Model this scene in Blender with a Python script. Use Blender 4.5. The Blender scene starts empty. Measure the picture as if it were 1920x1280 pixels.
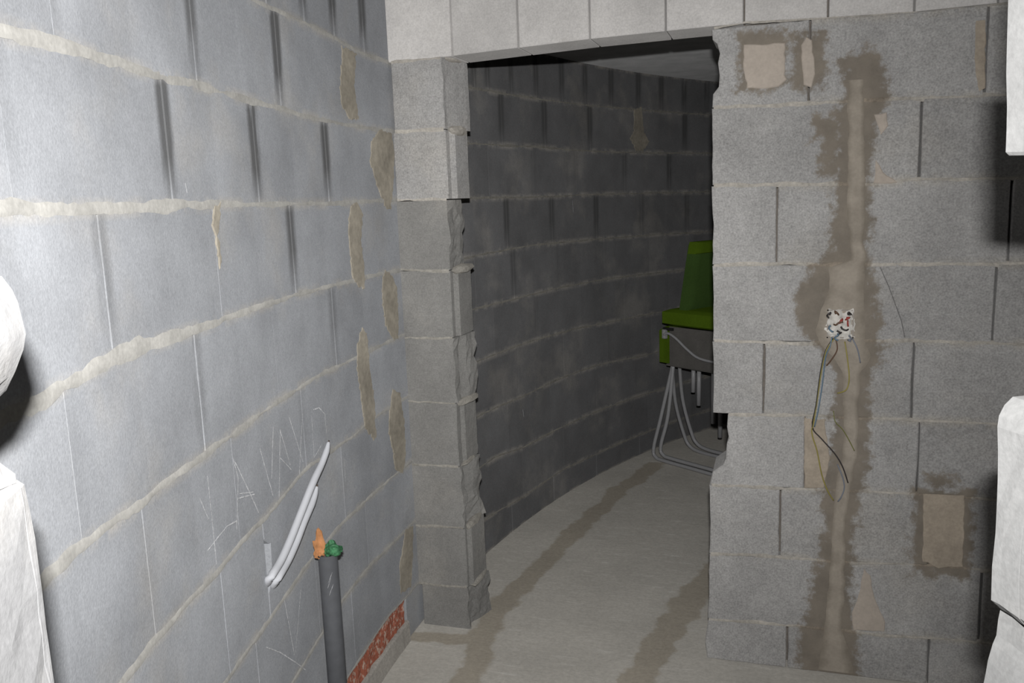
import bpy, bmesh, math, random
from mathutils import Vector, Matrix, noise
random.seed(7)
scene = bpy.context.scene
COL = scene.collection

# ---------------------------------------------------------------- camera, flash, world, exposure
CAM_POS = Vector((0, 0, 1.6292))
RIGHT = Vector((0.954148, 0.296968, -0.037573))
UP = Vector((-0.013489, 0.168051, 0.985686))
BACK = Vector((0.299031, -0.939984, 0.164351))
cam = bpy.data.cameras.new('camera')
cam.sensor_width = 36; cam.lens = 30.0; cam.clip_start = 0.02
camo = bpy.data.objects.new('camera', cam); COL.objects.link(camo)
m = Matrix((RIGHT, UP, BACK)).transposed().to_4x4(); m.translation = CAM_POS
camo.matrix_world = m
scene.camera = camo

# the only light of the photograph: the flash sitting on the camera, a little above and behind the lens
fl = bpy.data.lights.new('camera_flash', 'AREA')
fl.shape = 'RECTANGLE'; fl.size = 0.04; fl.size_y = 0.018
fl.energy = 36.0; fl.spread = math.radians(114); fl.color = (1.0, 0.99, 0.978)
flo = bpy.data.objects.new('camera_flash', fl); COL.objects.link(flo)
# the reflector throws a little to the left of the lens axis
m2 = m @ Matrix.Rotation(math.radians(10), 4, 'Y') @ Matrix.Rotation(math.radians(1), 4, 'X'); m2.translation = CAM_POS + UP * 0.115 + BACK * 0.055
flo.matrix_world = m2

w = bpy.data.worlds.new('world'); scene.world = w; w.use_nodes = True
w.node_tree.nodes['Background'].inputs[0].default_value = (0.9, 0.8, 0.7, 1)
w.node_tree.nodes['Background'].inputs[1].default_value = 0.0015
scene.view_settings.view_transform = 'Standard'
scene.view_settings.look = 'None'
scene.view_settings.gamma = 1
scene.view_settings.use_curve_mapping = False
scene.view_settings.exposure = 0.0

# ---------------------------------------------------------------- dimensions
D0 = 2.9057                      # front wall face, y
CX, CY, RR = 4.3215, 2.9617, 5.6708   # axis and radius of the round outer wall
FLOOR_Z = -0.027
CEIL_Z = 2.352

# measured tables, metres, world space (x,z on the front wall; s = arc length and z on the round wall)
FRONT_BEDS = {8: [(-1.3402, 2.1288), (-1.1533, 2.1298), (-0.6152, 2.1448), (-0.3608, 2.147), (-0.2196, 2.1389), (-0.1165, 2.1487), (0.1322, 2.1384), (0.372, 2.1309), (0.6179, 2.1342)], 7: [(-1.348, 1.8859), (-1.1467, 1.8815), (-0.1976, 1.8956), (0.0751, 1.8904), (0.3113, 1.887), (0.5655, 1.8755)], 6: [(-1.3642, 1.6413), (-1.1457, 1.6354), (-0.2209, 1.6481), (0.0363, 1.6411), (0.2738, 1.6346), (0.4003, 1.6423), (0.6436, 1.635)], 5: [(-1.3744, 1.3894), (-1.1615, 1.3796), (-0.2138, 1.3879), (-0.0108, 1.3904), (0.2937, 1.3836), (0.6466, 1.3814)], 4: [(-1.3695, 1.1294), (-1.1536, 1.132), (-0.2135, 1.1309), (0.0841, 1.1297), (0.3805, 1.1424), (0.6285, 1.1366), (0.7084, 1.132)], 3: [(-1.3718, 0.8874), (-1.1582, 0.8805), (-0.1636, 0.8812), (0.0835, 0.8857), (0.2977, 0.8855), (0.6514, 0.8813)], 2: [(-1.3702, 0.631), (-1.1426, 0.638), (-0.2256, 0.6252), (0.0881, 0.6311), (0.387, 0.6388)], 1: [(-1.3764, 0.387), (-1.1465, 0.3886), (-0.2255, 0.3723), (0.0022, 0.3838), (0.2664, 0.3859), (0.4338, 0.3984)], 0: [(-1.3618, 0.1413), (-1.143, 0.1487), (-0.231, 0.1258), (0.0373, 0.1338), (0.2733, 0.1333), (0.5536, 0.1474)]}
LEFT_BEDS = {0: [(-0.6165, 0.1439), (-0.3368, 0.1597), (-0.2131, 0.1491), (0.6923, 0.1452), (1.057, 0.1114), (1.537, 0.1254), (1.8311, 0.1127), (2.0038, 0.1097), (2.4307, 0.1077), (2.6225, 0.1071)], 1: [(-1.1117, 0.3735), (-0.9036, 0.3896), (-0.7296, 0.4029), (-0.4859, 0.4097), (-0.2418, 0.4016), (0.7815, 0.4117), (1.0773, 0.3732), (1.5506, 0.3696), (1.9278, 0.3679), (2.326, 0.3651), (2.7308, 0.3575)], 2: [(-1.4889, 0.6161), (-1.3726, 0.6149), (-1.2454, 0.6141), (-1.0265, 0.6305), (-0.7335, 0.6418), (-0.508, 0.642), (-0.2244, 0.6448), (0.6446, 0.6543), (1.0976, 0.6376), (1.5241, 0.647), (1.921, 0.6468), (2.4421, 0.6164), (2.7342, 0.6128)], 3: [(-1.9762, 0.8836), (-1.8338, 0.88), (-1.5252, 0.865), (-1.2968, 0.8726), (-1.2123, 0.8683), (-0.9289, 0.9), (-0.7126, 0.8894), (-0.5619, 0.887), (-0.3357, 0.9016), (1.0776, 0.9056), (1.6628, 0.8975), (2.0746, 0.8816), (2.7557, 0.8711)], 4: [(-2.1601, 1.1485), (-2.0537, 1.1487), (-1.8488, 1.13), (-1.7753, 1.134), (-1.4813, 1.1253), (-1.3637, 1.1254), (-0.8661, 1.1363), (-0.4868, 1.1338), (-0.2976, 1.1377), (-0.1294, 1.1418), (0.6551, 1.147), (1.0392, 1.1418), (1.5525, 1.1459), (2.0423, 1.1437), (2.9263, 1.1215)], 5: [(-2.1221, 1.3835), (-2.0545, 1.3889), (-1.8512, 1.3982), (-1.5411, 1.3891), (-1.1782, 1.3891), (-0.9476, 1.3911), (-0.4743, 1.3858), (-0.2902, 1.3875), (0.6065, 1.3825), (1.2147, 1.3924), (2.0099, 1.382), (3.2125, 1.3602)], 6: [(-2.166, 1.639), (-1.9038, 1.6378), (-1.6208, 1.6414), (-1.3542, 1.6424), (-1.1488, 1.6406), (-0.5122, 1.6365), (-0.0891, 1.6421), (0.63, 1.6414), (1.2906, 1.635), (2.1833, 1.6378), (3.1888, 1.6282)], 7: [(-2.1064, 1.8645), (-1.9623, 1.8787), (-1.7446, 1.8828), (-1.4249, 1.8916), (-1.0941, 1.8918), (-0.9381, 1.8906), (-0.745, 1.884), (-0.4692, 1.8842), (-0.0722, 1.885), (0.6541, 1.8769), (1.3469, 1.8876), (1.7646, 1.8797), (2.2665, 1.8791), (3.1887, 1.884)], 8: [(-0.9771, 2.1414), (-0.8971, 2.1433), (-0.6839, 2.148), (-0.4776, 2.1414), (-0.2568, 2.1279), (-0.0686, 2.1278), (0.7146, 2.1184), (1.3628, 2.1259), (1.8504, 2.1286), (2.274, 2.134), (2.9164, 2.1348)]}
FRONT_HEADS = {7: [0.0776, 0.5681, 1.16], 6: [0.2101, 0.4006, 1.03], 5: [-0.0124, 0.2372, 0.6554, 1.29], 4: [0.2077, 0.6254, 1.16], 3: [-0.0483, 0.405, 1.0], 2: [0.0872, 0.4288, 0.9, 1.4], 1: [0.0109, 0.4755, 1.0], 0: [0.1768, 0.6328, 1.2], -1: [0.0402, 0.4877, 0.95, 1.45]}
FRONT_RIGHT_EDGE = {7: [(-0.2161, 1.9069), (-0.2144, 1.9384), (-0.1977, 1.9587), (-0.1945, 1.9964), (-0.1996, 2.0329), (-0.1947, 2.0619), (-0.2013, 2.0918), (-0.2163, 2.1062), (-0.2179, 2.1323)], 6: [(-0.2158, 1.6496), (-0.2177, 1.8987)], 5: [(-0.2155, 1.3897), (-0.2139, 1.5232), (-0.2192, 1.6446)], 4: [(-0.2135, 1.1309), (-0.2119, 1.2756), (-0.2155, 1.3862)], 3: [(-0.2132, 0.8849), (-0.2116, 1.0208), (-0.2153, 1.1272)], 2: [(-0.222, 0.6332), (-0.2148, 0.6721), (-0.179, 0.6992), (-0.1701, 0.7226), (-0.1668, 0.7759), (-0.1598, 0.7951), (-0.167, 0.8361), (-0.1654, 0.8793)], 1: [(-0.2255, 0.3743), (-0.2219, 0.4872), (-0.2256, 0.6213)], 0: [(-0.231, 0.1279), (-0.2254, 0.2482), (-0.2255, 0.3683)], -1: [(-0.2309, -0.0224), (-0.2403, 0.0322), (-0.2291, 0.122)]}
STUB_LEFT = {7: -1.3397, 6: -1.3474, 5: -1.3682, 4: -1.3678, 3: -1.3749, 2: -1.3696, 1: -1.3691, 0: -1.3751, -1: -1.3367}
STUB_RIGHT = {7: -1.1455, 6: -1.1433, 5: -1.1482, 4: -1.1522, 3: -1.1511, 2: -1.1542, 1: -1.1475, 0: -1.143, -1: -1.1439}
LINTEL = [-1.3541, -1.104, -0.8624, -0.614, -0.3639, -0.12, 0.1285, 0.3698, 0.5917, 0.87, 1.12, 1.37, 1.62]
CHASE = [(2.0363, 0.2032, 0.2635), (2.0128, 0.1533, 0.2941), (1.9498, 0.1779, 0.3021), (1.9022, 0.1852, 0.3096), (1.8463, 0.1463, 0.3024), (1.8062, 0.1566, 0.2779), (1.7415, 0.155, 0.2723), (1.6601, 0.1663, 0.2594), (1.5778, 0.1477, 0.2648), (1.5114, 0.1492, 0.2714), (1.4277, 0.151, 0.2583), (1.3856, 0.1005, 0.2673), (1.3432, 0.0803, 0.2841), (1.275, 0.0454, 0.2892), (1.2062, 0.0465, 0.3069), (1.1369, 0.1005, 0.3138), (1.0846, 0.131, 0.3138), (1.0319, 0.1648, 0.2901), (0.9612, 0.1697, 0.2827), (0.8899, 0.1648, 0.2847), (0.8181, 0.1697, 0.2868), (0.7457, 0.1548, 0.2857), (0.6727, 0.148, 0.2748), (0.6175, 0.1358, 0.26), (0.5434, 0.1508, 0.2588), (0.4688, 0.1439, 0.2443), (0.3935, 0.137, 0.2429), (0.3175, 0.1163, 0.2399), (0.241, 0.104, 0.2469), (0.1831, 0.0981, 0.2518), (0.1055, 0.0803, 0.2639), (0.0074, 0.0802, 0.2733), (-0.0281, 0.0844, 0.2776)]
PLASTER = [(1.9498, 0.1932, 0.2313), (1.8703, 0.1952, 0.235), (1.7901, 0.2004, 0.2373), (1.6601, 0.2006, 0.244), (1.5447, 0.2004, 0.2472), (1.4613, 0.2151, 0.2448), (1.3974, 0.2168, 0.2513), (1.3771, 0.1442, 0.255), (1.3092, 0.1521, 0.2538), (1.2407, 0.1278, 0.262), (1.1716, 0.1096, 0.2639), (1.1282, 0.122, 0.2683), (1.0881, 0.1636, 0.279), (1.0319, 0.2038, 0.2488), (0.9256, 0.2031, 0.242), (0.8541, 0.2114, 0.2471), (0.7457, 0.2043, 0.2435), (0.6359, 0.1871, 0.2268), (0.5248, 0.1797, 0.2164), (0.3935, 0.1793, 0.2163), (0.241, 0.1692, 0.2167), (0.1444, 0.1645, 0.2122), (0.0664, 0.1558, 0.2345), (-0.0162, 0.1454, 0.257)]
STAIN_BOX = [(-0.1374, 1.9394, 0.0127, 2.1185), (0.0228, 1.9343, 0.126, 2.0977), (0.4226, 0.363, 0.5997, 0.6629), (0.0915, 1.7772, 0.1512, 1.8538), (0.1151, 1.6642, 0.1741, 1.8523), (0.4618, 0.6603, 0.5408, 0.705)]
FRONT_PATCH = {'square': [(-0.1209, 2.0816), (-0.0467, 2.0768), (0.0058, 2.077), (0.0035, 2.0133), (0.0074, 1.9647), (-0.0131, 1.9468), (-0.0614, 1.9438), (-0.1102, 1.949), (-0.1222, 2.0234)], 'oval': [(0.0516, 2.0651), (0.0668, 2.0906), (0.0825, 2.0782), (0.0914, 2.0221), (0.0939, 1.9741), (0.0853, 1.9348), (0.0631, 1.9444), (0.0544, 1.9932)], 'tall': [(0.4486, 0.6413), (0.5693, 0.6461), (0.5743, 0.5337), (0.577, 0.4031), (0.5055, 0.3924), (0.4557, 0.4098)], 'chip': [(0.2676, 1.8425), (0.3037, 1.8449), (0.3094, 1.8081), (0.2891, 1.7823), (0.2758, 1.8213)], 'wedge': [(0.2763, 1.7059), (0.2987, 1.6693), (0.3392, 1.6336), (0.2723, 1.6331)], 'slope': [(0.2802, 0.3683), (0.3008, 0.342), (0.3162, 0.2675), (0.3517, 0.1854), (0.3496, 0.1486), (0.2528, 0.1444), (0.2462, 0.2019), (0.2693, 0.2815)], 'fill': [(0.082, 0.8765), (0.1452, 0.8755), (0.1569, 0.7961), (0.1647, 0.7416), (0.1486, 0.6389), (0.0863, 0.6347)], 'edge': [(0.5329, 2.0937), (0.5607, 2.094), (0.57, 1.8995), (0.5522, 1.8901), (0.5357, 1.9704)]}
CRACK4 = [(0.2952, 1.3862), (0.3286, 1.3086), (0.3659, 1.2071), (0.3809, 1.1305)]
CRACK6 = [(0.2793, 1.7057), (0.2987, 1.6693), (0.3393, 1.6303)]
LEFT_PATCH = {'c7': [(-0.4316, 2.128), (-0.3173, 2.1207), (-0.3513, 2.0152), (-0.3352, 1.9062), (-0.4082, 1.9005), (-0.4642, 1.9371), (-0.4709, 1.9933)], 'c6': [(-0.1619, 1.8921), (-0.0591, 1.8801), (-0.0543, 1.7857), (-0.0775, 1.6899), (-0.1134, 1.6043), (-0.1583, 1.6148), (-0.2231, 1.6985), (-0.2686, 1.7787), (-0.2454, 1.8421)], 'c5': [(-0.4414, 1.6287), (-0.3954, 1.6454), (-0.3503, 1.6008), (-0.3823, 1.5137), (-0.3661, 1.4234), (-0.3784, 1.349), (-0.4261, 1.3579), (-0.4723, 1.3977), (-0.479, 1.4847), (-0.4771, 1.57)], 'c4': [(-0.191, 1.399), (-0.1333, 1.3745), (-0.098, 1.322), (-0.1009, 1.2032), (-0.1157, 1.1355), (-0.1551, 1.1323), (-0.2214, 1.2016), (-0.2392, 1.2996), (-0.223, 1.3735)], 'c3': [(-0.4211, 1.2284), (-0.3806, 1.1984), (-0.379, 1.0966), (-0.3608, 0.9803), (-0.3575, 0.8267), (-0.3864, 0.8254), (-0.4598, 0.8931), (-0.4726, 1.0065), (-0.4882, 1.1001), (-0.4762, 1.1693)], 'c2': [(-0.195, 0.9654), (-0.1255, 0.9355), (-0.1077, 0.818), (-0.1058, 0.6922), (-0.1463, 0.6253), (-0.2163, 0.6647), (-0.2282, 0.7496), (-0.2523, 0.8166), (-0.228, 0.9096)], 'c0': [(-0.1524, 0.4119), (-0.0816, 0.3949), (-0.098, 0.2813), (-0.1361, 0.1667), (-0.2394, 0.1833), (-0.2322, 0.2968)], 's': [(-1.3633, 1.6402), (-1.3258, 1.6516), (-1.3267, 1.6222), (-1.3551, 1.576), (-1.3484, 1.5167), (-1.3641, 1.5001), (-1.3725, 1.5768), (-1.3855, 1.5946)], 'k': [(2.3836, 2.1336), (2.4707, 2.1537), (2.4962, 1.9962), (2.5535, 1.9496), (2.4763, 1.8839), (2.4007, 1.8891), (2.3329, 1.9663), (2.3804, 2.0084)]}
CHALK = [[(-1.5392, 1.0824), (-1.538, 0.9465), (-1.5383, 0.8855)], [(-1.59, 1.0518), (-1.5557, 0.9938)], [(-1.577, 0.9334), (-1.4656, 0.9414), (-1.4071, 0.9321)], [(-1.3945, 1.0768), (-1.3758, 1.0214), (-1.4119, 0.9123)], [(-1.3849, 1.0637), (-1.3211, 0.9727), (-1.2731, 0.8987)], [(-1.3863, 0.9778), (-1.2882, 0.953)], [(-1.378, 0.9851), (-1.2966, 0.9613)], [(-1.2313, 1.0489), (-1.1747, 0.9052)], [(-1.1356, 1.0795), (-1.1748, 0.9534)], [(-1.0926, 1.0591), (-1.138, 0.8876)], [(-1.0929, 1.0578), (-1.0453, 0.9469)], [(-1.1083, 0.9874), (-1.0405, 0.9334)], [(-1.0255, 1.0746), (-0.9554, 0.9272)], [(-0.9319, 1.0592), (-0.9884, 0.9025)], [(-0.8683, 1.0381), (-0.873, 0.9139)], [(-0.8534, 1.0516), (-0.8092, 1.0469), (-0.7692, 1.0172), (-0.7685, 0.956)], [(-0.8151, 0.9334), (-0.873, 0.9139)], [(-1.1609, 0.6167), (-1.1252, 0.4408)], [(-1.0435, 0.5898), (-1.1161, 0.445)], [(-1.3021, 0.5631), (-1.2214, 0.5046), (-1.1187, 0.4153), (-1.057, 0.357)], [(-0.647, 0.8398), (-0.6473, 0.766)], [(-1.5053, 1.6861), (-1.4998, 1.666)], [(1.6938, 1.6117), (1.7019, 1.5448)], [(1.087, 0.5759), (1.0954, 0.5319)]]
FLOOR_STAIN = [[(-0.9954, 2.395), (-1.0797, 2.8776), (-1.0873, 3.0991), (-1.0295, 3.5059), (-0.9529, 4.0447), (-0.8603, 4.5955), (-0.7215, 5.1212)], [(-0.4631, 2.4971), (-0.4132, 2.9546), (-0.3452, 3.3424), (-0.2693, 3.6188), (-0.1404, 4.1099)], [(-1.3505, 2.805), (-1.1162, 2.8274), (-1.0695, 3.0106)]]
NEAR = ((-0.5826, 0.5109), (0.8929, 0.4502), 0.8873)
NEAR_LUMP = [(0.005, 1.5842), (0.0107, 1.5748), (0.0161, 1.5619), (0.0185, 1.5499), (0.0188, 1.5393), (0.0153, 1.5267), (0.0073, 1.5101), (-0.0014, 1.4965), (-0.0114, 1.4855)]
NEAR_LOWER = [(-0.0146, 1.4451), (-0.0077, 1.44), (-0.0052, 1.4278), (-0.0037, 1.4209), (0.0022, 1.4168), (0.0028, 1.4023), (0.003, 1.3703), (0.0036, 1.3308), (0.0041, 1.2905), (0.0046, 1.2412)]
NEAR_UP_R = [(0.8664, 1.7881), (0.8677, 1.7607), (0.869, 1.7236), (0.8719, 1.6954), (0.8729, 1.6544), (0.8764, 1.6514), (0.8947, 1.6508)]
NEAR_MID_R = [(0.9104, 1.4227), (0.896, 1.4211), (0.8872, 1.4138), (0.8827, 1.4035), (0.881, 1.393), (0.885, 1.3384), (0.8837, 1.2832), (0.884, 1.2494), (0.8845, 1.2122), (0.8954, 1.2017), (0.9049, 1.1941), (0.9117, 1.1828), (0.9281, 1.1673)]
NEAR_LOW_R = [(0.9282, 1.1649), (0.9106, 1.1818), (0.9038, 1.1919), (0.8948, 1.2006), (0.8942, 1.1908), (0.8929, 1.1735), (0.8898, 1.1651), (0.8837, 1.1453), (0.882, 1.1325), (0.8794, 1.1163)]
PIPE = (-1.1848, 1.9684, 0.6833)
CABLE_LONG = [(-1.2528, 1.7674, 0.6739), (-1.1998, 1.7125, 0.7234), (-1.2022, 1.7699, 0.7445), (-1.2108, 1.8304, 0.7718), (-1.2184, 1.8838, 0.8017), (-1.2282, 1.9746, 0.8601), (-1.234, 2.0197, 0.8846), (-1.2394, 2.0647, 0.9058), (-1.2434, 2.1029, 0.9319), (-1.2466, 2.124, 0.9528)]
CABLE_SHORT = [(-1.2573, 1.7884, 0.6548), (-1.2053, 1.7464, 0.7016), (-1.2101, 1.8122, 0.7253), (-1.2178, 1.8701, 0.752), (-1.2267, 1.9275, 0.7842), (-1.2345, 1.9872, 0.815), (-1.2373, 2.0153, 0.8359), (-1.2385, 2.0285, 0.8516)]
WIRES = [[(0.17, 2.9007, 1.1475), (0.1462, 2.8937, 1.1116), (0.1329, 2.8937, 1.0497), (0.1217, 2.8937, 0.9514), (0.1103, 2.8937, 0.8609), (0.1057, 2.8937, 0.8425), (0.1095, 2.8937, 0.8154), (0.1237, 2.8937, 0.7704), (0.1404, 2.8937, 0.6887), (0.1598, 2.8937, 0.6346), (0.1793, 2.9007, 0.6001)], [(0.1618, 2.9007, 1.1509), (0.1557, 2.8937, 1.1205), (0.1435, 2.8937, 1.0852), (0.1356, 2.8937, 0.9965), (0.1243, 2.8937, 0.9066), (0.1141, 2.9007, 0.8501)], [(0.1652, 2.9007, 1.1474), (0.1415, 2.8937, 1.1027), (0.1283, 2.8937, 1.0318), (0.1173, 2.8937, 0.9243), (0.1072, 2.8937, 0.8517), (0.1361, 2.8937, 0.813), (0.1784, 2.8937, 0.7643), (0.2041, 2.8937, 0.7202), (0.2224, 2.9007, 0.6641)], [(0.1715, 2.9007, 1.151), (0.1783, 2.8937, 1.1209), (0.1739, 2.8937, 1.0998), (0.1568, 2.8937, 1.0714), (0.1477, 2.9007, 1.0575)], [(0.2008, 2.9007, 1.1374), (0.2078, 2.8937, 1.0952), (0.2158, 2.8937, 1.0341), (0.215, 2.8937, 0.9988), (0.2059, 2.8937, 0.9773), (0.1823, 2.9007, 0.9661)], [(0.2229, 2.9007, 1.1481), (0.2392, 2.8937, 1.1131), (0.249, 2.9007, 1.0685)], [(0.1723, 2.9007, 0.9067), (0.1776, 2.8937, 0.8728), (0.201, 2.8937, 0.8469), (0.2214, 2.8937, 0.8118), (0.2392, 2.9007, 0.7745)], [(0.188, 2.9007, 0.7261), (0.205, 2.8937, 0.6836), (0.2108, 2.8937, 0.6473), (0.2017, 2.8937, 0.6153), (0.1926, 2.9007, 0.5973)]]
SOCKET = (0.1456, 1.1481, 0.2264, 1.2405)

# ---------------------------------------------------------------- helpers
def fz(x, y, z, sc=1.0):
    return noise.noise(Vector((x * sc, y * sc, z * sc)))

def fbm(x, y, z, sc=1.0, o=3):
    a, r, s = 1.0, 0.0, sc
    for _ in range(o):
        r += a * fz(x, y, z, s); a *= 0.5; s *= 2.1
    return r

def front(s, z, d=0.0):
    return Vector((s, D0 + d, z))

def left(s, z, d=0.0):
    t = s / RR
    return Vector((CX - (RR + d) * math.cos(t), CY + (RR + d) * math.sin(t), z))

N0, NE, NW = Vector(NEAR[0]), Vector(NEAR[1]), NEAR[2]
NN = Vector((-NE.y, NE.x))
def near(a, z, d=0.0):           # near doorway wall; d < 0 is towards the photographer
    p = N0 + NE * a + NN * d
    return Vector((p.x, p.y, z))

def interp(tab, s):
    if s <= tab[0][0]: return tab[0][1]
    for (a, za), (b, zb) in zip(tab, tab[1:]):
        if s <= b:
            return za + (zb - za) * (s - a) / max(b - a, 1e-6)
    return tab[-1][1]

def link(name, mesh, mat, parent=None, kind=None, smooth=False):
    o = bpy.data.objects.new(name, mesh); COL.objects.link(o)
    if mat: mesh.materials.append(mat)
    if parent: o.parent = parent
    if kind: o['kind'] = kind
    if smooth:
        for p in mesh.polygons: p.use_smooth = True
    return o

def mesh_of(name, verts, faces):
    me = bpy.data.meshes.new(name)
    me.from_pydata([tuple(v) for v in verts], [], faces)
    bm = bmesh.new(); bm.from_mesh(me)
    bmesh.ops.recalc_face_normals(bm, faces=bm.faces)
    bm.to_mesh(me); bm.free()
    return me

def tag(o, label, cat, group=None):
    o['label'] = label; o['category'] = cat
    if group: o['group'] = group
    return o

def box_mesh(name, boxes):
    v, f = [], []
    for (x0, y0, z0, x1, y1, z1) in boxes:
        b = len(v)
        v += [(x0, y0, z0), (x1, y0, z0), (x1, y1, z0), (x0, y1, z0), (x0, y0, z1), (x1, y0, z1), (x1, y1, z1), (x0, y1, z1)]
        f += [tuple(b + i for i in q) for q in ((3, 2, 1, 0), (4, 5, 6, 7), (0, 1, 5, 4), (1, 2, 6, 5), (2, 3, 7, 6), (3, 0, 4, 7))]
    return mesh_of(name, v, f)

# ---------------------------------------------------------------- materials
class NT:
    scatter = 0.3
    def __init__(self, name, scatter=None):
        if scatter is not None: self.scatter = scatter
        self.mat = bpy.data.materials.new(name); self.mat.use_nodes = True
        self.t = self.mat.node_tree; self.t.nodes.clear()
        self.out = self.n('ShaderNodeOutputMaterial')
        self.bsdf = self.n('ShaderNodeBsdfPrincipled')
        self.l(self.bsdf.outputs[0], self.out.inputs[0])
        self.bsdf.inputs['Specular IOR Level'].default_value = 0.2
    def n(self, typ, **kw):
        x = self.t.nodes.new(typ)
        for k, v in kw.items(): setattr(x, k, v)
        return x
    def l(self, a, b): self.t.links.new(a, b)
    def put(self, sock, v):
        if hasattr(v, 'is_output'): self.l(v, sock)
        else: sock.default_value = v
    def math(self, op, a, b=0.0, c=0.0, clamp=False):
        x = self.n('ShaderNodeMath', operation=op, use_clamp=clamp)
        self.put(x.inputs[0], a); self.put(x.inputs[1], b); self.put(x.inputs[2], c)
        return x.outputs[0]
    def smooth(self, v, a, b):
        x = self.n('ShaderNodeMapRange', interpolation_type='SMOOTHSTEP')
        self.put(x.inputs[0], v); x.inputs[1].default_value = a; x.inputs[2].default_value = b
        return x.outputs[0]
    def maprange(self, v, a, b, c, d):
        x = self.n('ShaderNodeMapRange')
        self.put(x.inputs[0], v)
        for i, q in enumerate((a, b, c, d)): x.inputs[i + 1].default_value = q
        return x.outputs[0]
    def noise(self, vec, scale, detail=2.0, rough=0.5):
        x = self.n('ShaderNodeTexNoise')
        self.l(vec, x.inputs['Vector']); x.inputs['Scale'].default_value = scale
        x.inputs['Detail'].default_value = detail; x.inputs['Roughness'].default_value = rough
        return x.outputs['Fac']
    def mix(self, f, a, b, blend='MIX'):
        x = self.n('ShaderNodeMix', data_type='RGBA', blend_type=blend)
        self.put(x.inputs[0], f)
        for s, v in ((x.inputs[6], a), (x.inputs[7], b)):
            if hasattr(v, 'is_output'): self.l(v, s)
            else: s.default_value = (*v, 1)
        return x.outputs[2]
    def scale_rgb(self, c, f):
        x = self.n('ShaderNodeVectorMath', operation='SCALE')
        if hasattr(c, 'is_output'): self.l(c, x.inputs[0])
        else: x.inputs[0].default_value = c
        self.put(x.inputs[3], f)
        return x.outputs[0]
    def pos(self): return self.n('ShaderNodeNewGeometry').outputs['Position']
    def attr(self, name):
        x = self.n('ShaderNodeAttribute'); x.attribute_name = name
        return x.outputs['Fac']
    def curve(self, v, pts):
        x = self.n('ShaderNodeFloatCurve')
        cm = x.mapping; c = cm.curves[0]; cm.use_clip = False
        c.points[0].location = pts[0]; c.points[1].location = pts[-1]
        for p in pts[1:-1]: c.points.new(*p)
        for p in c.points: p.handle_type = 'VECTOR'
        cm.update()
        self.put(x.inputs[1], v)
        return x.outputs[0]
    def bump(self, h, strength, dist):
        x = self.n('ShaderNodeBump')
        x.inputs['Strength'].default_value = strength; x.inputs['Distance'].default_value = dist
        self.l(h, x.inputs['Height']); self.l(x.outputs[0], self.bsdf.inputs['Normal'])
    def finish(self, col, rough=0.95):
        if hasattr(col, 'is_output'): self.l(col, self.bsdf.inputs['Base Color'])
        else: self.bsdf.inputs['Base Color'].default_value = (*col, 1)
        self.bsdf.inputs['Roughness'].default_value = rough
        if rough > .82 and 'Diffuse Roughness' in self.bsdf.inputs:      # rough masonry throws light back to where it came from
            self.bsdf.inputs['Diffuse Roughness'].default_value = self.scatter
            self.bsdf.inputs['Specular IOR Level'].default_value = 0.05
        return self.mat

def grain(m, p, amt=0.25, fine=150.0, coarse=5.0, camt=0.16):
    f = m.noise(p, fine, 2.0, 0.6)
    f2 = m.noise(p, fine * 0.4, 2.0, 0.6)
    c = m.noise(p, coarse, 4.0, 0.55)
    v = m.math('ADD', m.maprange(f, 0.25, 0.75, 1 - amt, 1 + amt), m.maprange(f2, 0.25, 0.75, -amt * 0.45, amt * 0.45))
    v = m.math('MULTIPLY', v, m.maprange(c, 0.25, 0.75, 1 - camt, 1 + camt))
    return v, f

def damp_mask(m, p):
    """damp / smeared cement around the plastered cable chase and the filled pockets of the front wall"""
    xyz = m.n('ShaderNodeSeparateXYZ'); m.l(p, xyz.inputs[0])
    x, z = xyz.outputs[0], xyz.outputs[2]
    t = m.maprange(z, -0.1, 2.3, 0, 1)
    zs = sorted(CHASE)
    L = [((q[0] + 0.1) / 2.4, (q[1] + 0.3) / 1.2) for q in zs]
    Rr = [((q[0] + 0.1) / 2.4, (q[2] + 0.3) / 1.2) for q in zs]
    ts = m.math('MULTIPLY', m.math('ADD', z, 0.1), 1 / 2.4)
    xs = m.math('MULTIPLY', m.math('ADD', x, 0.3), 1 / 1.2)
    dl = m.math('SUBTRACT', xs, m.curve(ts, L)); dr = m.math('SUBTRACT', m.curve(ts, Rr), xs)
    d = m.math('MULTIPLY', m.math('MINIMUM', dl, dr), 1.2)
    d = m.math('MINIMUM', d, m.math('MINIMUM', m.math('SUBTRACT', z, zs[0][0] - 0.02), m.math('SUBTRACT', zs[-1][0], z)))
    for (x0, z0, x1, z1) in STAIN_BOX:
        hx, hz = (x1 - x0) / 2, (z1 - z0) / 2
        ax = m.math('ABSOLUTE', m.math('SUBTRACT', x, (x0 + x1) / 2)); az = m.math('ABSOLUTE', m.math('SUBTRACT', z, (z0 + z1) / 2))
        b = m.math('MINIMUM', m.math('SUBTRACT', hx, ax), m.math('SUBTRACT', hz, az))
        d = m.math('MAXIMUM', d, b)
    n1 = m.noise(p, 22.0, 4.0, 0.65)
    d = m.math('ADD', d, m.maprange(n1, 0.25, 0.75, -0.03, 0.03))
    d = m.math('ADD', d, m.maprange(m.noise(p, 110.0, 3.0, 0.6), 0.25, 0.75, -0.009, 0.009))
    return m.smooth(d, -0.016, 0.016)

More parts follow.
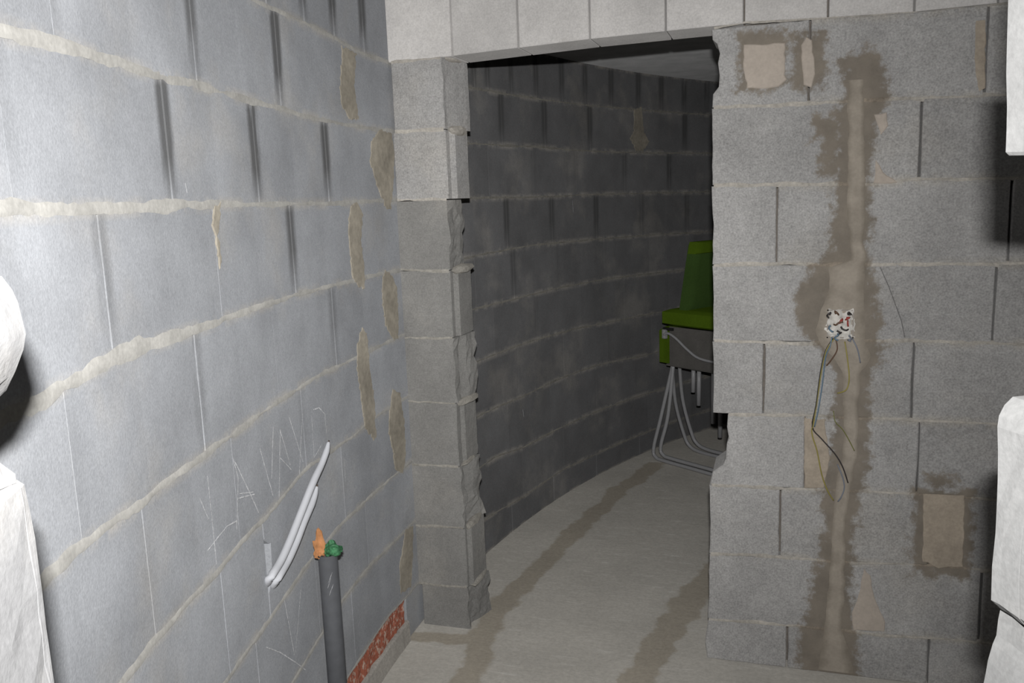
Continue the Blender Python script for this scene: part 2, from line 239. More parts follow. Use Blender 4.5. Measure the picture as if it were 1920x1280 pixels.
def block_material(name, col, damp=False, soot=False, amt=0.25, scatter=None):
    m = NT(name, scatter); p = m.pos()
    v, f = grain(m, p, amt, 220.0 if soot else 170.0)
    info = m.n('ShaderNodeObjectInfo')
    v = m.math('MULTIPLY', v, m.maprange(info.outputs['Random'], 0, 1, 0.93, 1.07))
    c = m.scale_rgb(col, v)
    # beige cement film rubbed over parts of the blocks
    film = m.math('MULTIPLY', m.smooth(m.noise(p, 3.0, 5.0, 0.6), 0.5, 0.72), 0.3)
    fb = m.math('MULTIPLY', m.attr('film'), m.smooth(m.noise(p, 11.0, 4.0, 0.65), 0.36, 0.62))
    film = m.math('MAXIMUM', film, m.math('MULTIPLY', fb, 0.75))
    c = m.mix(film, c, m.scale_rgb((0.40, 0.375, 0.335), v))
    if damp:
        dm = damp_mask(m, p)
        vv = m.maprange(m.noise(p, 14.0, 4.0, 0.6), 0.3, 0.7, 0.82, 1.15)
        c = m.mix(m.math('MULTIPLY', dm, 0.92), c, m.scale_rgb((0.225, 0.195, 0.158), vv))
    if soot:
        sm = m.n('ShaderNodeMapping'); m.l(p, sm.inputs[0]); sm.inputs['Scale'].default_value = (1, 1, 0.25)
        sn = m.noise(sm.outputs[0], 16.0, 3.0, 0.6)
        k = m.math('MULTIPLY', m.math('MULTIPLY', m.attr('soot'), 1.25), m.smooth(sn, 0.22, 0.5), clamp=True)
        c = m.mix(m.math('MULTIPLY', k, 0.85), c, (0.085, 0.085, 0.085))
    m.bump(f, 0.35, 0.0015)
    return m.finish(c)

def plain_material(name, col, amt=0.15, fine=120.0, coarse=8.0, camt=0.15, rough=0.9, bump=0.3, damp=0.0, scatter=None):
    m = NT(name, scatter); p = m.pos()
    v, f = grain(m, p, amt, fine, coarse, camt)
    c = m.scale_rgb(col, v)
    if damp:
        c = m.mix(m.math('MULTIPLY', damp_mask(m, p), damp), c, m.scale_rgb((0.25, 0.21, 0.165), v))
    if bump: m.bump(f, bump, 0.0012)
    return m.finish(c, rough)

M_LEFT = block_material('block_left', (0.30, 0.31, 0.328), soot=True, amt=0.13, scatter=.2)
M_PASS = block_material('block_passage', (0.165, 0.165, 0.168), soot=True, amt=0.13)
M_FRONT = block_material('block_front', (0.365, 0.359, 0.352), damp=True, amt=0.26, scatter=.3)
M_STUB = block_material('block_stub', (0.222, 0.218, 0.208), damp=False, amt=0.18)
M_LINTEL = block_material('block_lintel', (0.56, 0.545, 0.53), amt=0.12, scatter=.4)
M_NEAR_R = block_material('block_near_right', (0.24, 0.24, 0.238), amt=0.10)  # near blocks darkened in colour so the close flash does not clip
M_NEAR_L = block_material('block_near_left', (0.165, 0.165, 0.167), amt=0.10)  # darker copy of the near blocks, offsetting the stronger flash on the left
M_CORE = plain_material('mortar_core', (0.20, 0.18, 0.16))
M_BED_L = plain_material('mortar_bed_light', (0.335, 0.328, 0.308), amt=0.12, coarse=14.0, camt=0.22)
M_BED_F = plain_material('mortar_bed_front', (0.43, 0.405, 0.365), amt=0.2, coarse=14.0, camt=0.2, damp=0.9)
M_HEAD = plain_material('mortar_head', (0.32, 0.32, 0.318), amt=0.2, coarse=14.0)
M_PATCH = plain_material('mortar_patch_brown', (0.285, 0.26, 0.215), amt=0.15, fine=60.0, coarse=10.0, camt=0.25)
M_PALE = plain_material('mortar_pale', (0.47, 0.415, 0.36), amt=0.06, coarse=12.0, camt=0.08)
M_PALE2 = plain_material('mortar_tan', (0.40, 0.345, 0.28), amt=0.10, coarse=12.0, camt=0.14)
M_SOOTY = plain_material('sooty_joint', (0.12, 0.12, 0.12))
M_CHALK = plain_material('chalk', (0.44, 0.445, 0.455), amt=0.4, fine=200.0, bump=0)
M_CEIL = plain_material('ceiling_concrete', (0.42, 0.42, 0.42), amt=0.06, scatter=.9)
M_CEIL_ROOM = plain_material('ceiling_low_bounce', (0.16, 0.155, 0.15), amt=0.1)  # unseen room ceiling, colour darkened to cut the light bounced into shadows
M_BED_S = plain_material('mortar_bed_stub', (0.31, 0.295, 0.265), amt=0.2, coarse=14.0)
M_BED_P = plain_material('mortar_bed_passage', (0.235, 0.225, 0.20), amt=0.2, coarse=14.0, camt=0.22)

def plaster_material():
    m = NT('plaster_strip'); p = m.pos()
    v, f = grain(m, p, 0.06, 120.0, 9.0, 0.12)
    d = m.math('ADD', m.attr('dry'), m.maprange(m.noise(p, 18.0, 3.0), 0.3, 0.7, -0.3, 0.3), clamp=True)
    c = m.scale_rgb(m.mix(d, (0.255, 0.225, 0.185), (0.365, 0.325, 0.275)), v)
    m.bump(f, 0.15, 0.001)
    return m.finish(c)
M_PLASTER = plaster_material()

def brick_material():
    m = NT('red_brick'); p = m.pos()
    v, f = grain(m, p, 0.25, 90.0, 20.0, 0.2)
    k = m.smooth(m.noise(p, 55.0, 3.0, 0.6), 0.52, 0.62)
    c = m.mix(k, m.scale_rgb((0.33, 0.115, 0.075), v), m.scale_rgb((0.45, 0.33, 0.27), v))
    m.bump(f, 0.5, 0.003)
    return m.finish(c)
M_BRICK = brick_material()

def floor_material():
    m = NT('floor_screed', .5); p = m.pos()
    v, f = grain(m, p, 0.10, 90.0, 3.0, 0.10)
    xyz = m.n('ShaderNodeSeparateXYZ'); m.l(p, xyz.inputs[0])
    nz = m.noise(p, 9.0, 4.0, 0.6)
    dist = None
    for k, line in enumerate(FLOOR_STAIN):
        wd = (0.055, 0.06, 0.035)[k]
        for (ax, ay), (bx, by) in zip(line, line[1:]):
            dx, dy = bx - ax, by - ay; L2 = dx * dx + dy * dy
            px = m.math('SUBTRACT', xyz.outputs[0], ax); py = m.math('SUBTRACT', xyz.outputs[1], ay)
            t = m.math('MULTIPLY', m.math('ADD', m.math('MULTIPLY', px, dx), m.math('MULTIPLY', py, dy)), 1 / L2, clamp=True)
            qx = m.math('SUBTRACT', px, m.math('MULTIPLY', t, dx)); qy = m.math('SUBTRACT', py, m.math('MULTIPLY', t, dy))
            dd = m.math('SUBTRACT', wd, m.math('SQRT', m.math('ADD', m.math('MULTIPLY', qx, qx), m.math('MULTIPLY', qy, qy))))
            dist = dd if dist is None else m.math('MAXIMUM', dist, dd)
    dist = m.math('ADD', dist, m.maprange(nz, 0.25, 0.75, -0.03, 0.03))
    k = m.smooth(dist, -0.01, 0.012)
    # trowel scratches and pale dust
    mp = m.n('ShaderNodeMapping'); m.l(p, mp.inputs[0]); mp.inputs['Scale'].default_value = (1.0, 5.0, 1.0); mp.inputs['Rotation'].default_value = (0, 0, 0.2)
    sc = m.smooth(m.noise(mp.outputs[0], 7.0, 6.0, 0.7), 0.54, 0.72)
    base = m.mix(m.math('MULTIPLY', sc, 0.45), (0.46, 0.44, 0.40), (0.64, 0.625, 0.585))
    c = m.scale_rgb(m.mix(m.math('MULTIPLY', k, 0.85), base, (0.33, 0.295, 0.24)), v)
    m.bump(m.noise(mp.outputs[0], 14.0, 6.0, 0.7), 0.5, 0.006)
    return m.finish(c, 0.9)
M_FLOOR = floor_material()

def smooth_material(name, col, rough=0.45, amt=0.06):
    m = NT(name); p = m.pos()
    v = m.maprange(m.noise(p, 40.0, 3.0), 0.25, 0.75, 1 - amt, 1 + amt)
    m.bsdf.inputs['Specular IOR Level'].default_value = 0.4
    return m.finish(m.scale_rgb(col, v), rough)

# ---------------------------------------------------------------- masonry builders
def rect_block(name, mp, s0, s1, zb, zt, parent, mat, depth=0.11, ch=0.003, jit=0.0015, cols=None, soot=None, d0=0.0, gap=0.003, tilt=.0012):
    """a block whose lower and upper edges follow the bed curves zb(s), zt(s); front face on the wall surface"""
    s0 += gap; s1 -= gap
    L = s1 - s0
    tl, tr = random.uniform(-tilt, tilt), random.uniform(-tilt, tilt)
    fr_ = cols or [0, .33, .66, 1]
    n = len(fr_) - 1
    V, F, S = [], [], []
    def P(s, z, d):
        u = (s - s0) / max(L, 1e-6)
        V.append(mp(s, z, d + d0 + tl * (1 - u) + tr * u))
    rows = [0, .09, .5, .91, 1]; nr = len(rows); FV = []
    idx = {}
    for j in range(nr):                       # front face grid, inset by the chamfer
        for i, u in enumerate(fr_):
            s = s0 + u * L
            si = min(max(s, s0 + ch), s1 - ch)
            a, b = zb(s) + ch, zt(s) - ch
            idx[i, j] = len(V); P(si, a + (b - a) * rows[j], 0); S.append((u, (.1, .35, 1, 1, .45)[j])); FV.append(1.0 if j in (0, nr - 1) else 0.0)
    for j in range(nr - 1):
        for i in range(n):
            F.append((idx[i, j], idx[i + 1, j], idx[i + 1, j + 1], idx[i, j + 1]))
    ring = [(i, 0) for i in range(n)] + [(n, j) for j in range(nr - 1)] + [(i, nr - 1) for i in range(n, 0, -1)] + [(0, j) for j in range(nr - 1, 0, -1)]
    o1, o2 = [], []
    for (i, j) in ring:
        s = s0 + fr_[i] * L
        a, b = zb(s), zt(s)
        z = a + (b - a) * rows[j]
        s += random.uniform(-jit, jit); z += random.uniform(-jit, jit)
        o1.append(len(V)); P(s, z, ch * 1.2); S.append((fr_[i], (.1, .35, 1, 1, .45)[j])); FV.append(1.0 if j in (0, nr - 1) else 0.0)
    for (i, j) in ring:
        s = s0 + fr_[i] * L
        a, b = zb(s), zt(s)
        o2.append(len(V)); P(s, a + (b - a) * rows[j], depth); S.append((fr_[i], (.1, .35, 1, 1, .45)[j])); FV.append(0.0)
    k = len(ring)
    for q in range(k):
        r = (q + 1) % k
        F.append((idx[ring[q]], o1[q], o1[r], idx[ring[r]]))
        F.append((o1[q], o2[q], o2[r], o1[r]))
    me = mesh_of(name, V, F)
    at = me.attributes.new('film', 'FLOAT', 'POINT')
    for q, f_ in enumerate(FV): at.data[q].value = f_
    if soot is not None:
        at = me.attributes.new('soot', 'FLOAT', 'POINT')
        for q, (u, kz) in enumerate(S):
            dl, dr = u * L, (1 - u) * L
            at.data[q].value = kz * max(soot[0] * min(1, max(0, (.036 - dl) / 0.024)), soot[1] * min(1, max(0, (.036 - dr) / 0.024)))
    return link(name, me, mat, parent)

def poly_block(name, mp, poly, parent, mat, depth=0.11, ch=0.003, d0=0.0, jit=0.0, step=None, kind=None):
    """a block (or broken piece, or patch) of any outline, with a chamfered front edge"""
    pts = [Vector(p[:2]) for p in poly]
    ar = sum(a.x * b.y - b.x * a.y for a, b in zip(pts, pts[1:] + pts[:1]))
    if ar < 0: pts.reverse()
    if step:
        q = []
        for a, b in zip(pts, pts[1:] + pts[:1]):
            k = max(1, int((b - a).length / step))
            for i in range(k): q.append(a.lerp(b, i / k))
        pts = q
    if jit:
        pts = [p + Vector((fbm(p.x, p.y, 3.1, 60) * jit, fbm(p.x, p.y, 9.7, 60) * jit)) for p in pts]
    n = len(pts); inn = []
    for i in range(n):
        e1 = (pts[i] - pts[i - 1]).normalized(); e2 = (pts[(i + 1) % n] - pts[i]).normalized()
        nn = Vector((-e1.y - e2.y, e1.x + e2.x))
        nn = nn.normalized() if nn.length > 1e-4 else Vector((0, 0))
        inn.append(pts[i] + nn * ch)
    V = [mp(p.x, p.y, d0) for p in inn] + [mp(p.x, p.y, d0 + ch * 1.2) for p in pts] + [mp(p.x, p.y, d0 + depth) for p in pts]
    F = [tuple(range(n))]
    for i in range(n):
        j = (i + 1) % n
        F += [(i, n + i, n + j, j), (n + i, 2 * n + i, 2 * n + j, n + j)]
    me = mesh_of(name, V, F)
    bm = bmesh.new(); bm.from_mesh(me)
    bmesh.ops.triangulate(bm, faces=[f for f in bm.faces if len(f.verts) > 4]); bm.to_mesh(me); bm.free()
    return link(name, me, mat, parent, kind)

def bed(name, mp, zc, s0, s1, parent, mat, h=0.014, step=0.02, seed=0.0, proud=0.001, wide=None, ragged=0.5, edge=.004):
    """a bed joint: a strip of mortar squeezed out between two courses, with ragged edges"""
    V, F = [], []
    n = max(2, int((s1 - s0) / step))
    for i in range(n + 1):
        s = s0 + (s1 - s0) * i / n
        hh = h + (wide(s) if wide else 0)
        zt = zc(s) + hh / 2 + fbm(s, seed, 1.3, 9) * hh * ragged * 0.6 + fbm(s, seed, 4.3, 45) * hh * ragged * 0.35
        zb = zc(s) - hh / 2 + fbm(s, seed, 7.7, 9) * hh * ragged * 0.6 + fbm(s, seed, 2.9, 45) * hh * ragged * 0.35
        if zt - zb < .005: zt = zb + .005
        e = (zt - zb) * 0.2
        dd = -proud + fbm(s, seed, 5.5, 30) * 0.0006
        for z, d in ((zt, dd + edge), (zt - e, dd), (zb + e, dd), (zb, dd + edge)):
            V.append(mp(s, z, d))
    for i in range(n):
        for j in range(3):
            a = i * 4 + j
            F.append((a, a + 1, a + 5, a + 4))
    return link(name, mesh_of(name, V, F), mat, parent, smooth=True)

def head_fill(name, mp, s, zb, zt, parent, mat, w=0.009, d=0.002, seed=0):
    V, F = [], []
    n = 8
    for i in range(n + 1):
        z = zb + (zt - zb) * i / n
        a = w / 2 * (1 + 0.5 * fbm(z, s, seed, 25)); b = w / 2 * (1 + 0.5 * fbm(z, s, seed + 4, 25))
        c = fbm(z, s, seed + 8, 12) * .002
        for x, dd in ((s - a + c, d + .0015), (s - a * .5 + c, d), (s + b * .5 + c, d), (s + b + c, d + .0015)):
            V.append(mp(x, z, dd))
    for i in range(n):
        for j in range(3):
            q = i * 4 + j
            F.append((q, q + 1, q + 5, q + 4))
    return link(name, mesh_of(name, V, F), mat, parent)

def tube(name, pts, r, mat, parent=None, seg=8, sub=4, caps=True):
    """a smooth round tube through points (Catmull-Rom); r may be a list"""
    P = [Vector(p) for p in pts]
    Q, Rr = [], []
    rs = r if isinstance(r, (list, tuple)) else [r] * len(P)
    for i in range(len(P) - 1):
        p0 = P[max(i - 1, 0)]; p1 = P[i]; p2 = P[i + 1]; p3 = P[min(i + 2, len(P) - 1)]
        k = sub if len(P) > 2 else 1
        for j in range(k):
            t = j / k
            Q.append(0.5 * ((2 * p1) + (p2 - p0) * t + (2 * p0 - 5 * p1 + 4 * p2 - p3) * t * t + (3 * p1 - p0 - 3 * p2 + p3) * t ** 3))
            Rr.append(rs[i] + (rs[i + 1] - rs[i]) * t)
    Q.append(P[-1]); Rr.append(rs[-1])
    V, F = [], []
    up = Vector((0.13, 0.31, 0.94)).normalized()
    for i, q in enumerate(Q):
        t = (Q[min(i + 1, len(Q) - 1)] - Q[max(i - 1, 0)]).normalized()
        a = t.cross(up)
        if a.length < 1e-3: a = t.cross(Vector((1, 0, 0)))
        a.normalize(); b = t.cross(a)
        up = b.cross(t) if False else up
        for k in range(seg):
            th = 2 * math.pi * k / seg
            V.append(q + (a * math.cos(th) + b * math.sin(th)) * Rr[i])
    for i in range(len(Q) - 1):
        for k in range(seg):
            k2 = (k + 1) % seg
            F.append((i * seg + k, i * seg + k2, (i + 1) * seg + k2, (i + 1) * seg + k))
    if caps:
        F.append(tuple(range(seg))); F.append(tuple((len(Q) - 1) * seg + k for k in range(seg)))
    return link(name, mesh_of(name, V, F), mat, parent, smooth=True)

# ================================================================ SETTING
# floor -------------------------------------------------------------
V, F = [], []
NX, NY = 60, 90
for j in range(NY + 1):
    for i in range(NX + 1):
        x = -1.6 + 4.0 * i / NX; y = -0.9 + 8.6 * j / NY
        V.append((x, y, FLOOR_Z + 0.004 * fbm(x, y, 0.5, 2.5)))
for j in range(NY):
    for i in range(NX):
        a = j * (NX + 1) + i
        F.append((a, a + 1, a + NX + 2, a + NX + 1))
b0 = len(V)
V += [(-1.6, -0.9, -0.2), (2.4, -0.9, -0.2), (2.4, 7.7, -0.2), (-1.6, 7.7, -0.2)]
F.append((b0, b0 + 1, b0 + 2, b0 + 3))
floor_o = link('floor', mesh_of('floor', V, F), M_FLOOR, kind='structure', smooth=True)

# ceiling -----------------------------------------------------------
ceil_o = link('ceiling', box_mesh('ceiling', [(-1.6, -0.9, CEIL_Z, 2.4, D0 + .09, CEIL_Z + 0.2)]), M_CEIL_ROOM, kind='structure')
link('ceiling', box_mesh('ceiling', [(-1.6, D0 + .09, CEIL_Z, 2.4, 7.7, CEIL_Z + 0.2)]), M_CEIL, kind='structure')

# round left wall ---------------------------------------------------
S0, S1 = -3.3, 4.1
V, F = [], []
NS = 80
SEND = 6.6
for i in range(NS + 1):
    s = S0 + (SEND - S0) * i / NS
    for z, d in ((-0.2, .055), (CEIL_Z + .1, .055), (CEIL_Z + .1, .24), (-0.2, .24)):
        V.append(left(s, z, d if s < S1 else d - .055 if d < .1 else d))
for i in range(NS):
    for j in range(4):
        k = (j + 1) % 4
        F.append((i * 4 + j, i * 4 + k, (i + 1) * 4 + k, (i + 1) * 4 + j))
F += [(0, 1, 2, 3), tuple(NS * 4 + j for j in range(4))]
wall_left = link('wall_left', mesh_of('wall_left', V, F), M_CORE, kind='structure')

def zjoint(tabs, k):
    nom = .135 + .25 * k
    t = tabs.get(k)
    if k < 0: return lambda s: FLOOR_Z
    if k > 8: return lambda s: CEIL_Z
    return lambda s: interp(t, s)
LJ = {k: zjoint(LEFT_BEDS, k) for k in range(-1, 10)}

LEFT_HEADS = {
 8: [-.946, -.696, -.481, -.25, -.02, .23, .48, .73, .862, 1.1, 1.352, 1.62, 1.865, 2.145, 2.438, 2.686, 2.934, 3.18],
 7: [-1.954, -1.389, -.902, -.39, .1, .55, .984, 1.427, 1.908, 2.432, 2.939],
 6: [-2.13, -1.565, -1.094, -.609, -.171, .33, .833, 1.294, 1.748, 2.275, 2.767],
 5: [-1.881, -1.372, -.902, -.43, .07, .5, .997, 1.474, 1.956, 2.456, 2.959],
 4: [-2.059, -1.53, -1.075, -.643, -.163, .3, .65, 1.048, 1.513, 2.034, 2.534, 3.03],
 3: [-1.841, -1.39, -.926, -.421, .08, .42, .82, 1.274, 1.76, 2.248, 2.75],
 2: [-1.514, -1.251, -.657, -.183, .3, .6, 1.06, 1.56, 2.052, 2.55, 3.05],
 1: [-1.355, -.92, -.494, 0.0, .45, .93, 1.397, 1.916, 2.354, 2.85],
 0: [-1.66, -1.16, -.66, -.161, .3, .6, 1.068, 1.53, 2.008, 2.5, 3.0]}
FILLED = {(6, -2.13), (4, -2.059), (3, -1.841), (7, -1.954), (1, -.494), (6, .833)}
# how strongly the ends of the blocks are sooted, joint by joint
SOOT = {8: {None: .9}, 7: {None: .95, -1.954: .45, -1.389: .7, -.902: 1.1, -.39: .2, .1: .3}, 6: {-2.13: .1, -1.565: 1.0, -1.094: 1.1, -.609: .9, -.171: .2, 2.767: .8, 2.275: .45, 1.748: .2, 1.294: .2},
        5: {-1.881: .4, -.902: .75, -.43: .2, .997: .9, 1.474: .7, 1.956: .9, 2.456: .45, 2.959: .6}, 4: {-1.53: .35, -.643: .35, 1.048: .6, 1.513: .2}, 3: {-.926: .15, 1.274: .2}, 2: {}, 1: {}, 0: {}}
for c in range(9):
    hs = list(LEFT_HEADS[c]); st = .25 if c == 8 else .5
    while hs[0] > S0 + st: hs.insert(0, hs[0] - st)
    while hs[-1] < S1 - st: hs.append(hs[-1] + st)
    filled = {b for (a, b) in FILLED if a == c}
    sv = {h: SOOT[c].get(h, SOOT[c].get(None, .05)) for h in hs}
    for a, b in zip(hs, hs[1:]):
        L = b - a
        e, e2 = .012 / L, .036 / L
        if c == 2 and abs(a + 1.251) < .01:        # the block with the corner chiselled away where the cables come out
            zb, zt = LJ[c](a + .1) , LJ[c + 1](a + .1)
            poly = [(a + .001, LJ[2](a)), (b - .001, LJ[2](b)), (b - .001, LJ[3](b)), ((a + b) / 2, LJ[3]((a + b) / 2)), (a + .001, LJ[3](a)),
                    (a + .001, LJ[2](a) + .215), (a + .005, LJ[2](a) + .205), (a + .040, LJ[2](a) + .180), (a + .034, LJ[2](a) + .12), (a + .02, LJ[2](a) + .085), (a + .002, LJ[2](a) + .065)]
            o = poly_block('block', left, poly, wall_left, M_LEFT, step=.05)
            continue
        ga = lambda h: h in filled or sv[h] < .3
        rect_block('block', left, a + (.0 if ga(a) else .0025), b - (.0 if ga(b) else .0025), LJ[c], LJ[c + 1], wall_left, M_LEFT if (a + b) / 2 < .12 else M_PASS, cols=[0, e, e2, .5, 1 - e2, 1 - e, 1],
                   soot=(sv[a], sv[b]), d0=random.uniform(-.0003, .0003), gap=.0004, ch=.0008, tilt=.0003)
    for h in hs:
        if h in filled or sv[h] >= .3:
            head_fill('mortar_head_joint', left, h, LJ[c](h), LJ[c + 1](h), wall_left, (M_HEAD if h in filled or sv[h] > .8 else M_SOOTY) if h < .1 else M_PASS,
                      w=.011 if h in filled else .006, d=.0008 if h in filled else (.005 if sv[h] > .8 else .002), seed=h * 3 + c)
# bottom course: in the room a strip of red brick over a concrete kerb, in the passage cut blocks
hs = [-.19, .1, .5, .936, 1.409, 1.9, 2.4, 2.9, 3.4, 3.9]
for a, b in zip(hs, hs[1:]):
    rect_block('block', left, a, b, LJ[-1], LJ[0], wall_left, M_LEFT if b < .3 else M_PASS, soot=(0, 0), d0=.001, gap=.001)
zkt = .056
a = S0
while a < -.2:
    b = min(a + .25, -.2)
    L = b - a
    n = 9
    V, F = [], []
    for i in range(n):                                # rough broken clay brick face
        for j in range(5):
            s = a + .003 + (L - .006) * i / (n - 1); z0, z1 = zkt, LJ[0](s) - .006
            z = z0 + (z1 - z0) * j / 4
            V.append(left(s, z, .004 + .006 * fbm(s, z, 2.2, 28)))
    for i in range(n - 1):
        for j in range(4):
            q = i * 5 + j
            F.append((q, q + 5, q + 6, q + 1))
    rim = [j for j in range(5)] + [i * 5 + 4 for i in range(1, n)] + [(n - 1) * 5 + j for j in (3, 2, 1, 0)] + [i * 5 for i in range(n - 2, 0, -1)]
    b0 = len(V)
    for q in rim:
        v = V[q]; c = Vector((v.x - CX, v.y - CY, 0)).normalized()
        V.append(v + c * .06)
    for i in range(len(rim)):
        j = (i + 1) % len(rim)
        F.append((rim[i], b0 + i, b0 + j, rim[j]))
    link('brick', mesh_of('brick', V, F), M_BRICK, wall_left)
    a = b
# kerb
V, F = [], []
n = 120
for i in range(n + 1):
    s = S0 + (-.19 - S0) * i / n
    w_ = fbm(s, 1, 2, 20)
    for z, d in ((FLOOR_Z - .01, -.012 + .002 * w_), (zkt - .006, -.010 + .002 * w_), (zkt + .003 * w_, -.004), (zkt, .055)):
        V.append(left(s, z, d))
for i in range(n):
    for j in range(3):
        q = i * 4 + j
        F.append((q, q + 4, q + 5, q + 1))
link('concrete_kerb', mesh_of('concrete_kerb', V, F), plain_material('kerb_concrete', (0.36, 0.34, 0.31), amt=.2), wall_left)
# bed joints
for k in range(9):
    def wide(s, k=k):
        w_ = max(0.0, min(1.0, (-.9 - s) / 1.0)) * (.012 if k in (7, 6, 5) else .006 if k == 4 else .003)
        return w_ + (.004 if s < .1 else 0)
    bed('mortar_bed_joint', left, LJ[k], S0, .05, wall_left, M_BED_L, h=.009 if k > 0 else .007, seed=k * 3.7, wide=wide, ragged=.6, proud=.0017, edge=.0012)
    bed('mortar_bed_joint', left, LJ[k], .05, S1, wall_left, M_BED_P, h=.009, seed=k * 3.7 + 90, ragged=.7, proud=.0017, edge=.0012)
# brown cement in the sawn slots beside the corner
for k, q in LEFT_PATCH.items():
    poly_block('mortar_patch', left, q, wall_left, M_PATCH, depth=.02, ch=.004, d0=-.003, jit=.009, step=.008)
# chalk scrawl, flat strokes on the block faces
for ln in CHALK:
    V, F = [], []
    P_ = [Vector(p) for p in ln]
    pts = []
    for a, b in zip(P_, P_[1:]):
        k = max(2, int((b - a).length / .015))
        pts += [a.lerp(b, i / k) for i in range(k)]
    pts.append(P_[-1])
    for i, p in enumerate(pts):
        t = (pts[min(i + 1, len(pts) - 1)] - pts[max(i - 1, 0)]).normalized(); nrm = Vector((-t.y, t.x))
        wv = .0014 * (1 + .6 * fz(p.x * 90, p.y * 90, 3)); j = nrm * .0012 * fz(p.x * 40, p.y * 40, 8)
        for sg in (-1, 1):
            q = p + nrm * wv * sg + j
            V.append(left(q.x, q.y, -.0035))
    for i in range(len(pts) - 1):
        F.append((2 * i, 2 * i + 1, 2 * i + 3, 2 * i + 2))
    link('chalk_stroke', mesh_of('chalk_stroke', V, F), M_CHALK, wall_left)

# front wall --------------------------------------------------------
XR = 1.75
FJ = {k: zjoint(FRONT_BEDS, k) for k in range(-1, 10)}
core = [(-1.6, D0 + .06, -.2, -1.19, D0 + .13, CEIL_Z + .05), (-.15, D0 + .06, -.2, XR, D0 + .13, CEIL_Z + .05), (-1.19, D0 + .06, 2.19, -.15, D0 + .13, CEIL_Z + .05)]
wall_front = link('wall_front', box_mesh('wall_front', core), M_CORE, kind='structure')
# U-block lintel course over the doorway, soffit in view
for a, b in zip(LINTEL, LINTEL[1:]):
    zs = (lambda s: FJ[8](s) + .003) if b > -.1 else (lambda s: FJ[8](s) - .001)
    x0, x1, z0a, z0b, z1 = a + .0034, b - .0034, zs(a), zs(b), CEIL_Z + .02
    c = .003
    P2 = lambda x, y, z: (x, D0 + y, z)
    V = [P2(x0 + c, 0, z0a + c), P2(x1 - c, 0, z0b + c), P2(x1 - c, 0, z1), P2(x0 + c, 0, z1),
         P2(x0, c, z0a), P2(x1, c, z0b), P2(x1, c, z1), P2(x0, c, z1),
         P2(x0, .175, z0a), P2(x1, .175, z0b), P2(x1, .175, z1), P2(x0, .175, z1)]
    dy = random.uniform(-.0015, .0015)
    V = [(v[0], v[1] + dy, v[2]) for v in V]
    F = [(0, 1, 2, 3), (0, 4, 5, 1), (1, 5, 6, 2), (3, 7, 4, 0), (4, 8, 9, 5), (5, 9, 10, 6), (7, 11, 8, 4), (8, 11, 10, 9), (2, 6, 7, 3), (6, 10, 11, 7)]
    link('lintel_block', mesh_of('lintel_block', V, F), M_LINTEL, wall_front)

# stub between the corner and the doorway: one block per course, each with the broken or grooved end that forms the jamb
PROF = {7: ([(0, .03), (.030, .15), (.034, .175)], .003), 6: ([(0, .035), (.018, .047), (.018, .175)], .001),
        5: ([(-.002, .02), (-.006, .06), (-.020, .09), (-.012, .175)], .009), 4: ([(0, .03), (.016, .042), (.016, .175)], .001),
        3: ([(0, .03), (-.006, .055), (.014, .09), (.020, .175)], .009), 2: ([(0, .04), (.012, .055), (.014, .175)], .002),
        1: ([(0, .03), (-.010, .06), (.010, .095), (.018, .175)], .012), 0: ([(0, .02), (.014, .035), (.016, .175)], .001),
        -1: ([(-.008, .02), (-.012, .05), (.012, .11), (.026, .175)], .008)}
for c in range(-1, 8):
    xl, xr = STUB_LEFT[c], STUB_RIGHT[c]
    zb, zt = FJ[c](-1.2) + .002, FJ[c + 1](-1.2) - .002
    prof, rg = PROF[c]
    ring = [(xl, .14), (xl, .003), (xl + .003, 0), ((xl + xr) / 2, 0), (xr - .003, 0), (xr, .003)]
    nf = len(ring)
    ext = []
    pp = [(0, .003)] + prof
    for (o0, d0), (o1, d1) in zip(pp, pp[1:]):
        k = max(1, int((d1 - d0) / .02))
        ext += [(xr + o0 + (o1 - o0) * (i + 1) / k, d0 + (d1 - d0) * (i + 1) / k) for i in range(k)]
    ring += ext
    nz = 10
    V, F = [], []
    for j in range(nz + 1):
        z = zb + (zt - zb) * j / nz
        for q, (x, d) in enumerate(ring):
            dx = 0
            if q >= nf - 1:
                dx = rg * fbm(z, d, c * 2.3, 26) + (rg * 1.6 * fbm(z, d, c * 5.1, 9) if rg > .004 else 0)
            zz = z
            V.append((x + dx, D0 + d, zz))
    m_ = len(ring)
    for j in range(nz):
        for q in range(m_):
            r = (q + 1) % m_
            F.append((j * m_ + q, j * m_ + r, (j + 1) * m_ + r, (j + 1) * m_ + q))
    F += [tuple(range(m_)), tuple(nz * m_ + q for q in range(m_))]
    link('block', mesh_of('block', V, F), M_FRONT if c > 5 else M_STUB, wall_front)
def lump(parent, c, r, mat, name='mortar_lump', seed=0, amp=.35, sc=30):
    bm = bmesh.new()
    bmesh.ops.create_icosphere(bm, subdivisions=2, radius=1)
    for v in bm.verts:
        p = v.co.copy()
        k = 1 + amp * fbm(p.x + seed, p.y, p.z, 1.6)
        v.co = Vector((c[0] + p.x * r[0] * k, c[1] + p.y * r[1] * k, c[2] + p.z * r[2] * k))
    me = bpy.data.meshes.new(name); bm.to_mesh(me); bm.free()
    return link(name, me, mat, parent)
for k, (r_, ox) in {7: ((.022, .09, .018), .012), 5: ((.024, .09, .02), .006), 3: ((.02, .09, .016), .012), 2: ((.016, .08, .012), .004), 1: ((.018, .085, .016), .008), 0: ((.02, .08, .012), .012), 8: ((.016, .085, .01), .012)}.items():
    lump(wall_front, (STUB_RIGHT[min(k, 7)] + ox, D0 + .095, FJ[k](-1.15)), r_, M_BED_F if k > 5 else M_BED_S, seed=k * 1.9)

